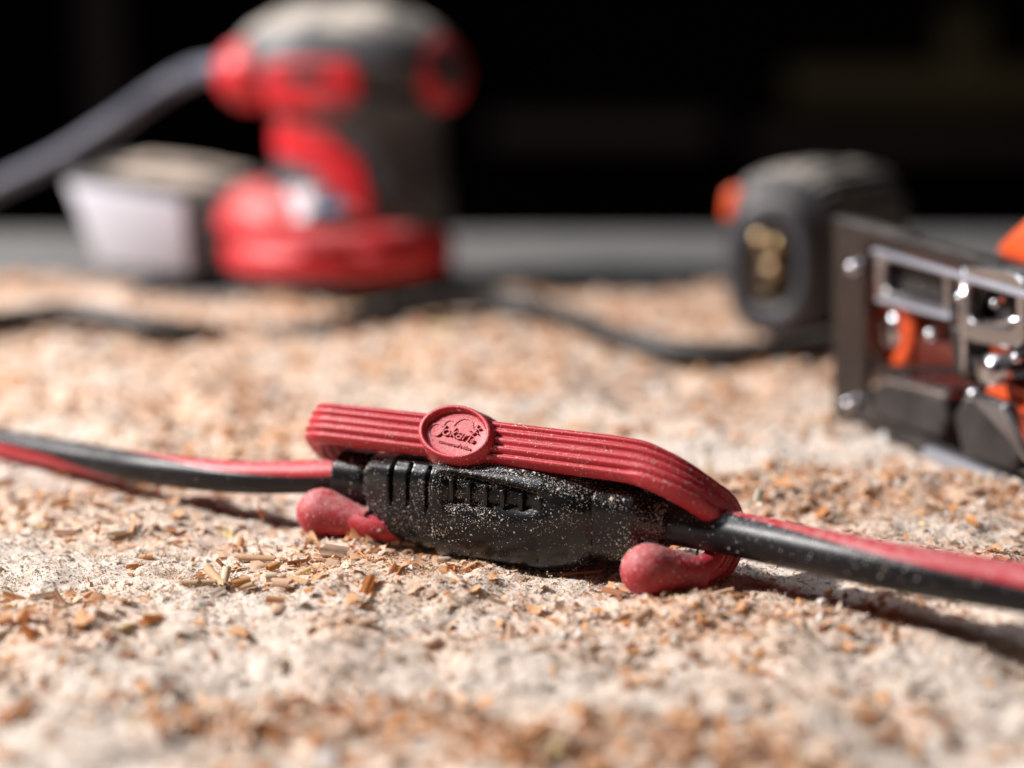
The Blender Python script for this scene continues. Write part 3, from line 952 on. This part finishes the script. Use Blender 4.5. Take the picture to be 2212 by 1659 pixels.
# ------------------------------------------------------------------ sander
ZS = 0.808
SCX = 735
SX = (SCX - 1106) / FPX * ZS
SY = P(SCX, 620, ZS)[1]
SG = BENCH_Z + 0.006
sander = thing("palm_sander", (SX, SY, SG), "red and dark grey palm sander with dusty top standing on the sawdust", "sander")
K = ZS / FPX


def hh(py):
    return CAM_H - ZS * (ST + (py - 829.5) / FPX * CT)


def SP(dx_px, y_off, h):
    return np.array([(SCX + dx_px - 1106) / FPX * (ZS + y_off), SY + y_off, h])


def turned(profile, cx=0.0, sx=1.0, sy=1.0, seg=64, power=2.0):
    """rings of (radius, height) about the sander's axis, superelliptic"""
    a = np.linspace(0, 2 * math.pi, seg, endpoint=False)
    e = 2 / power
    c = np.sign(np.cos(a)) * np.abs(np.cos(a)) ** e; s = np.sign(np.sin(a)) * np.abs(np.sin(a)) ** e
    return np.array([[(SX + cx + r * sx * ci, SY + r * sy * si, h) for ci, si in zip(c, s)] for r, h in profile])


def profile_spline(pts, n):
    q = np.array([[a, b_, 0] for a, b_ in pts])
    return [(p[0], p[1]) for p in spline(q, n)]


obj("sanding_pad", *loft(turned([(.046, SG), (.052, SG + .001), (.053, SG + .006), (.049, SG + .008)])), M['tool_black'], sander)
skirt = [(.048, .0075), (.0528, .008), (.0538, .011), (.0538, .017), (.0532, .0185), (.0520, .0195), (.0520, .0245), (.0510, .027), (.048, .030)]
obj("base_skirt", *loft(turned(skirt, power=2.2)), M['tool_red'], sander)
shoulder = [(.049, .026), (.0475, .032), (.0445, .038), (.039, .0435)]
obj("shoulder", *loft(turned(profile_spline(shoulder, 12), -36 * K, power=2.2)), M['tool_red'], sander)
NCX = 50 * K
neck_prof = profile_spline([(.0425, .024), (.0420, .034), (.0415, .045), (.0395, .056), (.0390, .066), (.040, .076), (.043, .085)], 30)
obj("grip_neck", *loft(turned(neck_prof, NCX, 1.0, 0.92, power=2.3)), M['tool_grey'], sander)
def neck_patch(fn, off=0.0012, nu=90, nv=60):
    """surface piece that follows the neck where fn(angle, height) is true; angle 0 = right, -90 = towards viewer"""
    a = np.linspace(-math.pi, 0.1, nu); hs = np.linspace(.026, .084, nv)
    pr = np.array(neck_prof)
    rr = np.interp(hs, pr[:, 1], pr[:, 0])
    e = 2 / 2.3
    V = {}; v = []; f = []
    ok = np.array([[fn(math.degrees(ai), hi) for ai in a] for hi in hs])

    def vid(i, j):
        if (i, j) not in V:
            r = rr[i] + off
            V[(i, j)] = len(v)
            v.append((SX + NCX + r * np.sign(np.cos(a[j])) * abs(np.cos(a[j])) ** e, SY + 0.92 * r * np.sign(np.sin(a[j])) * abs(np.sin(a[j])) ** e, hs[i]))
        return V[(i, j)]
    for i in range(nv - 1):
        for j in range(nu - 1):
            if ok[i, j] and ok[i + 1, j] and ok[i, j + 1] and ok[i + 1, j + 1]:
                f.append((vid(i, j), vid(i, j + 1), vid(i + 1, j + 1), vid(i + 1, j)))
    return v, f


SWOOSH = [(590, 250), (680, 250), (748, 270), (788, 325), (803, 400), (806, 490), (735, 490), (730, 400), (712, 348), (640, 328), (590, 320)]


def swoosh(ang_d, h):
    """curved red inlay: an arm to the left at the top that turns down into a stem"""
    px = 775 + 172 * math.cos(R(ang_d)); py = 829.5 + ((CAM_H - h) / .80 - ST) / CT * FPX
    inside = False
    n = len(SWOOSH)
    for i in range(n):
        (x0, y0), (x1, y1) = SWOOSH[i], SWOOSH[(i + 1) % n]
        if (y0 > py) != (y1 > py) and px < (x1 - x0) * (py - y0) / (y1 - y0) + x0:
            inside = not inside
    return inside


o = obj("red_inlay", *neck_patch(swoosh), M['tool_red'], sander)
md = o.modifiers.new("thick", 'SOLIDIFY'); md.thickness = 0.0018; md.offset = -1
# dust outlet on the left of the base
q = [SP(-242, -.030, .008), SP(-100, -.048, .008), SP(-100, -.048, .033), SP(-150, -.048, .0385), SP(-230, -.030, .039), SP(-242, -.030, .033)]
bevel(obj("dust_outlet", *prism(q, (0, .062, 0)), M['tool_red'], sander), .006, 4)
# maker's label on the sloping shoulder, unreadable at this blur
lab = [SP(-125 + 150 * t, -.0500 + .008 * (2 * t - 1) ** 2, .0345 + 0.0 * t) for t in np.linspace(0, 1, 9)]
lab += [SP(-105 + 115 * t, -.0430 + .008 * (2 * t - 1) ** 2, .0475) for t in np.linspace(1, 0, 9)]
lb_o = obj("label_plate", *prism(lab, (0, .004, .0)), M['label_white'], sander, False)
lab2 = [SP(-70 + 80 * t, -.0506 + .008 * (1.3 * t - .7) ** 2, .0385) for t in np.linspace(0, 1, 7)]
lab2 += [SP(-70 + 80 * t, -.0478 + .008 * (1.3 * t - .7) ** 2, .0415) for t in np.linspace(1, 0, 7)]
obj("label_stripe", *prism(lab2, (0, .003, .0)), M['label_blue'], lb_o, False)
# strip on the base front, darker red painting in a slot's shade
q = [SP(-90, -.0540, .0205), SP(10, -.0550, .0205), SP(10, -.0550, .0245), SP(-90, -.0540, .0245)]
bevel(obj("groove_shade", *prism(q, (0, .01, 0)), plastic("groove_shade_red", (0.25, 0.01, 0.015), 0.6, 0, bump=0), sander), .001)

# palm head: a long dome
hs_ = np.linspace(-1, 1, 60)
HCX = 24
rings = []
a = np.linspace(0, 2 * math.pi, 64, endpoint=False)
for s in hs_:
    k = (1 - abs(s) ** 2.6) ** 0.5 if abs(s) < 1 else 0.0
    k = max(k, 0.02)
    xx = HCX + 246 * s
    top = .0985 + (.1275 - .0985) * k * (1 - .10 * s * s)
    bot = .0985 - (.0985 - .0770) * k
    dep = .037 * k
    c = np.sign(np.cos(a)) * np.abs(np.cos(a)) ** (2 / 2.4); sn = np.sign(np.sin(a)) * np.abs(np.sin(a)) ** (2 / 2.2)
    rings.append([SP(xx, -dep * ci, .0985 + (top - .0985) * si if si > 0 else .0985 + (.0985 - bot) * si) for ci, si in zip(c, sn)])
obj("palm_head", *loft(np.array(rings)), M['tool_grey'], sander)
# red side panel under the dome's edge
pp = []
for t in np.linspace(0, 1, 12):
    xx = -150 + 205 * t
    kk = (1 - abs((xx - HCX) / 246) ** 2.6) ** 0.5
    pp.append(SP(xx, -.037 * kk - .0016, 0))
h0 = np.interp(np.linspace(0, 1, 12), [0, .08, .9, 1], [.086, .080, .0795, .086])
h1 = np.interp(np.linspace(0, 1, 12), [0, .08, .9, 1], [.099, .1035, .1035, .097])
poly = [p + np.array([0, 0, h]) for p, h in zip(pp, h0)] + [p + np.array([0, 0, h]) for p, h in zip(pp[::-1], h1[::-1])]
bevel(obj("side_panel", *prism(poly, (0, .012, 0)), M['tool_red'], sander), .002, 3)
# red bulb where the cord leaves
th_ = np.linspace(-math.pi / 2, math.pi / 2, 24)
bc = SP(-172, -.008, .0955)
rg = [[bc + np.array([.0175 * math.sin(q), -.0190 * math.cos(q) * math.cos(x), .0160 * math.cos(q) * math.sin(x)]) for x in np.linspace(0, 2 * math.pi, 32, endpoint=False)] for q in np.clip(th_, -1.55, 1.55)]
obj("cord_boot", *loft(np.array(rg)), M['tool_red'], sander)
# round badge at the front end, facing right
bc = SP(222, -.019, .0965); bn = nrm([.72, -.68, .12]); bu = nrm(np.cross(UPV, bn)); bv = np.cross(bn, bu)
rg = [[bc + bn * n_ + k * (.0155 * math.cos(x) * bu + .0165 * math.sin(x) * bv) for x in np.linspace(0, 2 * math.pi, 40, endpoint=False)] for k, n_ in ((1, -.012), (1, .0005), (.93, .003), (.5, .0038))]
badge = obj("front_cap", *loft(np.array(rg)), M['tool_red'], sander)
rg = [[bc + bn * n_ + k * (.0155 * math.cos(x) * bu + .0165 * math.sin(x) * bv) + bu * .002 for x in np.linspace(0, 2 * math.pi, 32, endpoint=False)] for k, n_ in ((.55, .002), (.55, .0046), (.45, .005))]
obj("cap_disc", *loft(np.array(rg)), M['tool_grey'], badge)
# cord
sc_pts = [SP(-200, -.008, .096), SP(-250, -.008, hh(140)), P(385, 172, .828), P(255, 258, .82), P(125, 340, .815), P(0, 402, .81), P(-130, 475, .80), P(-300, 560, .80)]
obj("cord", *tube(sc_pts, [.0052, .0048, .0044, .0044, .0044], 120, 20), M['cord_grey'], sander)
# dust box
ZB = 0.795
bx = [P(a_, b_, ZB) for a_, b_ in ((132, 372), (480, 424), (486, 575), (428, 604), (212, 580))]
box_depth = np.array([.012, .085, 0])
box = bevel(obj("dust_box", *prism(bx, box_depth), M['tool_black'], sander), .003, 3)
wp = [P(a_, b_, ZB - .002) for a_, b_ in ((142, 394), (396, 433), (410, 594), (214, 572))]
bevel(obj("box_panel", *prism(wp, (0, .004, 0)), M['panel_white'], box), .0012, 2)
lidq = [P(190, 374, ZB + .012), P(440, 411, ZB + .012)]
lq = [lidq[0], lidq[1], lidq[1] + np.array([.012, .075, .001]), lidq[0] + np.array([.014, .075, .001])]
m_heap = plastic("dust_heap", (0.50, 0.40, 0.33), 0.95, 0.5, (0.6, 0.5, 0.4), 150, 0.35, 120, 0.6, 300)
# low heap of dust on the box lid
n1, n2 = 24, 16
hv = []
for i in range(n2):
    for j in range(n1):
        u_, v_ = j / (n1 - 1), i / (n2 - 1)
        b0 = (lq[0] * (1 - u_) + lq[1] * u_) * (1 - v_) + (lq[3] * (1 - u_) + lq[2] * u_) * v_
        hgt = .0045 * math.sin(math.pi * u_) ** .6 * math.sin(math.pi * v_) ** .6 * (0.6 + .6 * random.random())
        hv.append(b0 + np.array([0, 0, hgt - .0004]))
obj("dust_heap", hv, grid_faces(n2, n1, False), m_heap, box)
sander_dust_targets = []

# ------------------------------------------------------------------ jigsaw lying on its side
B0, B1 = PH(1797, 905, 0), PH(2212, 1075, 0)
JA = nrm(B1 - B0)                                     # along the shoe, towards the viewer
JN = nrm(np.array([-JA[1], JA[0], 0]))
if JN[0] < 0:
    JN = -JN                                          # away from the viewer, into the tool
jig = thing("jigsaw", tuple(B0), "orange and black jigsaw lying on its side, steel shoe facing left", "jigsaw")


def JS(px, py, back=0.0):
    """point of the shoe's plane (moved back into the tool) seen at px, py"""
    d = P(px, py, 1.0) - np.array([0, CAM_Y, CAM_H])
    o_ = np.array([0, CAM_Y, CAM_H])
    q0 = B0 + JN * back
    t = ((q0 - o_) @ JN) / (d @ JN)
    return o_ + d * t


def jplate(name, poly, thick, mat, back=0.0, parent=None, bev=.0012, hole=None):
    pts = np.array([JS(a_, b_, back) for a_, b_ in poly])
    o = obj(name, *prism(pts, JN * thick), mat, parent or jig, False)
    if bev:
        bevel(o, bev, 3)
    return o


def ring_plate(name, outer, inner, thick, mat, back=0.0, parent=None, bev=.001):
    """plate with a window; outer and inner outlines have the same number of points"""
    a_ = np.array([JS(*p, back) for p in outer]); b_ = np.array([JS(*p, back) for p in inner]); n = len(outer)
    v = np.vstack([a_, b_, a_ + JN * thick, b_ + JN * thick])
    f = []
    for i in range(n):
        j = (i + 1) % n
        f += [(i, j, n + j, n + i), (2 * n + i, 3 * n + i, 3 * n + j, 2 * n + j), (i, 2 * n + i, 2 * n + j, j), (n + i, n + j, 3 * n + j, 3 * n + i)]
    o = obj(name, v, f, mat, parent or jig, False)
    if bev:
        bevel(o, bev, 3)
    return o


def rrect(x0, y0, x1, y1, sl, r=14, n=4, sl2=None):
    """rounded rectangle in view columns, sloping down to the right by sl (top) and sl2 (bottom)"""
    sl2 = sl if sl2 is None else sl2
    pts = []
    for cx, cy, a0 in ((x1 - r, y0 + r, -90), (x1 - r, y1 - r, 0), (x0 + r, y1 - r, 90), (x0 + r, y0 + r, 180)):
        for k in range(n):
            an = R(a0 + 90 * k / (n - 1))
            x, y = cx + r * math.cos(an), cy + r * math.sin(an)
            s_ = sl if y < (y0 + y1) / 2 else sl2
            pts.append((x, y + s_ * (x - x0)))
    return pts


shoe = ring_plate("shoe", [(1796, 474), (2330, 628), (2330, 1124), (1796, 905)], [(1868, 522), (2290, 640), (2290, 1065), (1868, 890)], .0035, M['steel'])
jplate("shoe_flange", [(1796, 466), (2330, 618), (2330, 632), (1796, 482)], .007, M['tool_black'], 0, shoe, .001)
jplate("shoe_edge", [(1990, 966), (2330, 1098), (2330, 1132), (1990, 990)], .004, M['pale_edge'], -.003, shoe, .001)
for a_, b_ in ((1848, 577), (1838, 872), (2018, 722), (2062, 660)):
    c = JS(a_, b_, -.001 if a_ < 1900 else .004)
    rad = .0024
    su = JA; 
    rg = [[c - JN * n_ + k * rad * (math.cos(x) * su + math.sin(x) * UPV) for x in np.linspace(0, 2 * math.pi, 20, endpoint=False)] for k, n_ in ((1.1, -.002), (1.0, .0004), (.8, .0018), (.45, .0026), (.15, .0029))]
    obj("rivet", *loft(np.array(rg)), M['chrome'], shoe)
# stamped windows of the shoe
ring_plate("shoe_window", rrect(1888, 540, 2052, 648, .26, 20), rrect(1908, 560, 2036, 628, .26, 14), .004, M['satin'], .001, shoe)
ring_plate("shoe_window", rrect(2066, 566, 2215, 735, .16, 40), rrect(2090, 604, 2192, 696, .16, 22), .005, M['satin'], -.002, shoe)
jplate("window_recess", rrect(1918, 560, 2036, 628, .26, 14), .002, M['tool_black'], .006, shoe, 0)
jplate("window_recess", rrect(2094, 616, 2186, 690, .16, 14), .002, M['tool_black'], .006, shoe, 0)
jplate("shoe_lip", [(1880, 536), (2330, 664), (2330, 684), (1880, 548)], .003, M['pale_edge'], -.003, shoe, .0008)
jplate("window_lip", [(1890, 640), (2050, 682), (2050, 694), (1890, 652)], .003, M['pale_edge'], -.002, shoe, .0008)
jplate("cross_bar", [(1866, 786), (2260, 800), (2260, 822), (1866, 800)], .004, M['steel'], .002, shoe)
jplate("cross_bar", [(2066, 640), (2092, 650), (2092, 830), (2066, 815)], .005, M['steel'], .001, shoe)
jplate("guide_block", [(1880, 836), (1916, 822), (2036, 858), (2046, 905), (2030, 948), (1884, 902)], .012, M['tool_black'], -.002)
jplate("guide_block", [(2058, 900), (2080, 860), (2150, 872), (2205, 985), (2190, 1022), (2080, 985)], .012, M['tool_black'], -.003)
jplate("guide_rim", [(2072, 862), (2092, 846), (2168, 872), (2226, 995), (2208, 1000), (2156, 886)], .005, M['chrome'], -.005)
jplate("guide_top", [(1884, 832), (1920, 812), (2040, 840), (2044, 862), (1918, 828)], .012, M['chrome'], -.003)
jplate("orange_tab", [(1868, 582), (1904, 596), (1904, 648), (1872, 640)], .010, M['tool_orange'], .004)
for a_, b_, rr_ in ((2076, 642, .0016), (2104, 852, .0020), (2196, 772, .0016), (2150, 655, .0014)):
    c = JS(a_, b_, -.002)
    rg = [[c - JN * n_ * rr_ + k * rr_ * (math.cos(x) * JA + math.sin(x) * UPV) for x in np.linspace(0, 2 * math.pi, 16, endpoint=False)] for k, n_ in ((1, -1.5), (1, 0), (.9, .4), (.6, .8), (.2, .97))]
    obj("bolt", *loft(np.array(rg)), M['chrome'], jig)
for pa, pb, rr_ in (((2086, 580), (2084, 800), .0012), ((2120, 700), (2230, 690), .0012)):
    obj("guide_rod", *tube([JS(*pa, -.001), JS(*pb, -.001)], rr_, 4, 12, False), M['chrome'], jig)
# blade wheel: orange ring with a pale hub
c = JS(1948, 712, .012)
rg = [[c - JN * n_ + k * (.0085 * math.cos(x) * JA + .0115 * math.sin(x) * UPV) for x in np.linspace(0, 2 * math.pi, 36, endpoint=False)] for k, n_ in ((1.15, -.004), (1.15, .002), (1.0, .004), (.62, .003), (.55, 0))]
wheel = obj("roller_ring", *loft(np.array(rg)), M['tool_orange'], jig)
rg = [[c - JN * n_ + k * (.0085 * math.cos(x) * JA + .0115 * math.sin(x) * UPV) for x in np.linspace(0, 2 * math.pi, 28, endpoint=False)] for k, n_ in ((.5, 0), (.5, .004), (.4, .005))]
obj("roller_hub", *loft(np.array(rg)), M['chrome'], wheel)
jplate("orange_tab", [(2130, 730), (2190, 742), (2176, 780), (2140, 776)], .006, M['tool_orange'], .002)
jplate("orange_grip", [(2112, 842), (2170, 826), (2330, 880), (2330, 950), (2210, 918), (2120, 880)], .014, M['tool_orange'], .004)
jplate("blade_clamp", [(2048, 700), (2074, 706), (2110, 790), (2150, 770), (2250, 740), (2250, 760), (2130, 812), (2060, 806)], .006, M['tool_black'], .000)
c0 = JS(2130, 800, -.004)
obj("clamp_screw", *tube([c0, c0 + JN * .012], .0042, 4, 18, False), M['chrome'], jig)
# body behind the shoe
hb = [(.008, .010), (.004, .030), (.010, .046), (.030, .052), (.058, .046), (.066, .030), (.060, .012), (.036, .004)]
ra = [B0 + JA * -.012 + JN * (b_ + .006) + UPV * h for b_, h in hb]
pv, pf = prism(ra, JA * .16)
bevel(obj("body", pv, pf, M['tool_dark_red'], jig), .006, 3)
# upper part of the body, orange nose that rises past the shoe at the right
q = [JS(2140, 540, .03), JS(2178, 500, .03), JS(2230, 455, .03), JS(2400, 440, .03), JS(2400, 640, .03), JS(2160, 560, .03)]
bevel(obj("nose_cover", *prism(q, JN * .03), M['tool_orange'], jig), .003, 3)
# motor housing at the rear
VN = nrm(np.array([-.42, -.90, .05]))                 # its end looks at the viewer, a little left
MD = nrm(np.array([.60, .80, 0]))
RC = P(1678, 556, .668)
MU = nrm(np.cross(UPV, VN))
motor = []
for t_, kr, kz in ((-.002, .62, .74), (.001, .84, .90), (.005, .96, .975), (.012, 1.0, 1.0), (.030, 1.04, 1.01), (.050, 1.03, .99), (.066, .93, .92), (.080, .72, .76), (.090, .45, .5)):
    ring = []
    for x in np.linspace(0, 2 * math.pi, 208, endpoint=False):
        cx_, sx_ = math.cos(x), math.sin(x)
        e = 2 / 3.2
        if .003 < t_ < .06:
            rb = 1 + .022 * math.cos(26 * x)
        else:
            rb = 1.0
        ring.append(RC + MD * t_ + MU * (.0238 * rb * kr * np.sign(cx_) * abs(cx_) ** e) + UPV * (.0335 * rb * kz * np.sign(sx_) * abs(sx_) ** e))
    motor.append(ring)
mh = obj("motor_housing", *loft(np.array(motor)), M['motor_grey'], jig)
# end plate with long oval vent
def oval(c, ax, ra_, rb_, profile, pw=2.6, seg=48):
    u_ = nrm(np.cross(UPV, ax)); e = 2 / pw
    rg = []
    for k, n_ in profile:
        rg.append([c + ax * n_ + k * (ra_ * np.sign(math.cos(x)) * abs(math.cos(x)) ** e * u_ + rb_ * np.sign(math.sin(x)) * abs(math.sin(x)) ** e * UPV) for x in np.linspace(0, 2 * math.pi, seg, endpoint=False)])
    return loft(np.array(rg))


vc = P(1666, 575, .664)
obj("vent_frame", *oval(vc, VN, .0165, .0265, ((1, -.008), (1, .001), (.93, .003), (.66, .0032), (.60, .001), (.58, -.002))), M['tool_grey'], jig)
vg = obj("vent_grille", *oval(vc, VN, .0095, .0175, ((1, -.004), (.98, .0006), (.5, .001))), M['vent_bronze'], jig)
u_ = nrm(np.cross(UPV, VN))
for a_, b_ in ((1642, 515), (1676, 528), (1668, 580)):  # brass domes added to catch the key lamp as round glints
    c = JS(0, 0) * 0 + P(a_, b_, .659)
    obj("glint_dome", *oval(c, VN, .0030, .0030, ((1, -.004), (1, 0), (.94, .0010), (.77, .0019), (.5, .0026), (.2, .0029)), 2.0, 24), M['brass'], vg)
for k in range(5):
    cz = vc + UPV * (-.0125 + .00625 * k) + VN * .0012
    ln = .0085 * math.sqrt(max(.1, 1 - ((-.0125 + .00625 * k) / .0185) ** 2))
    obj("vent_slat", *tube([cz - u_ * ln, cz + u_ * ln], .0013, 5, 10, False), M['vent_bronze'], vg)
c = P(1600, 442, .676)
bevel(obj("orange_corner", *prism([c + u_ * a_ + UPV * b_ for a_, b_ in ((-.007, -.006), (.005, -.007), (.007, .003), (-.001, .008), (-.006, .005))], VN * .004), M['tool_orange'], jig), .002, 3)
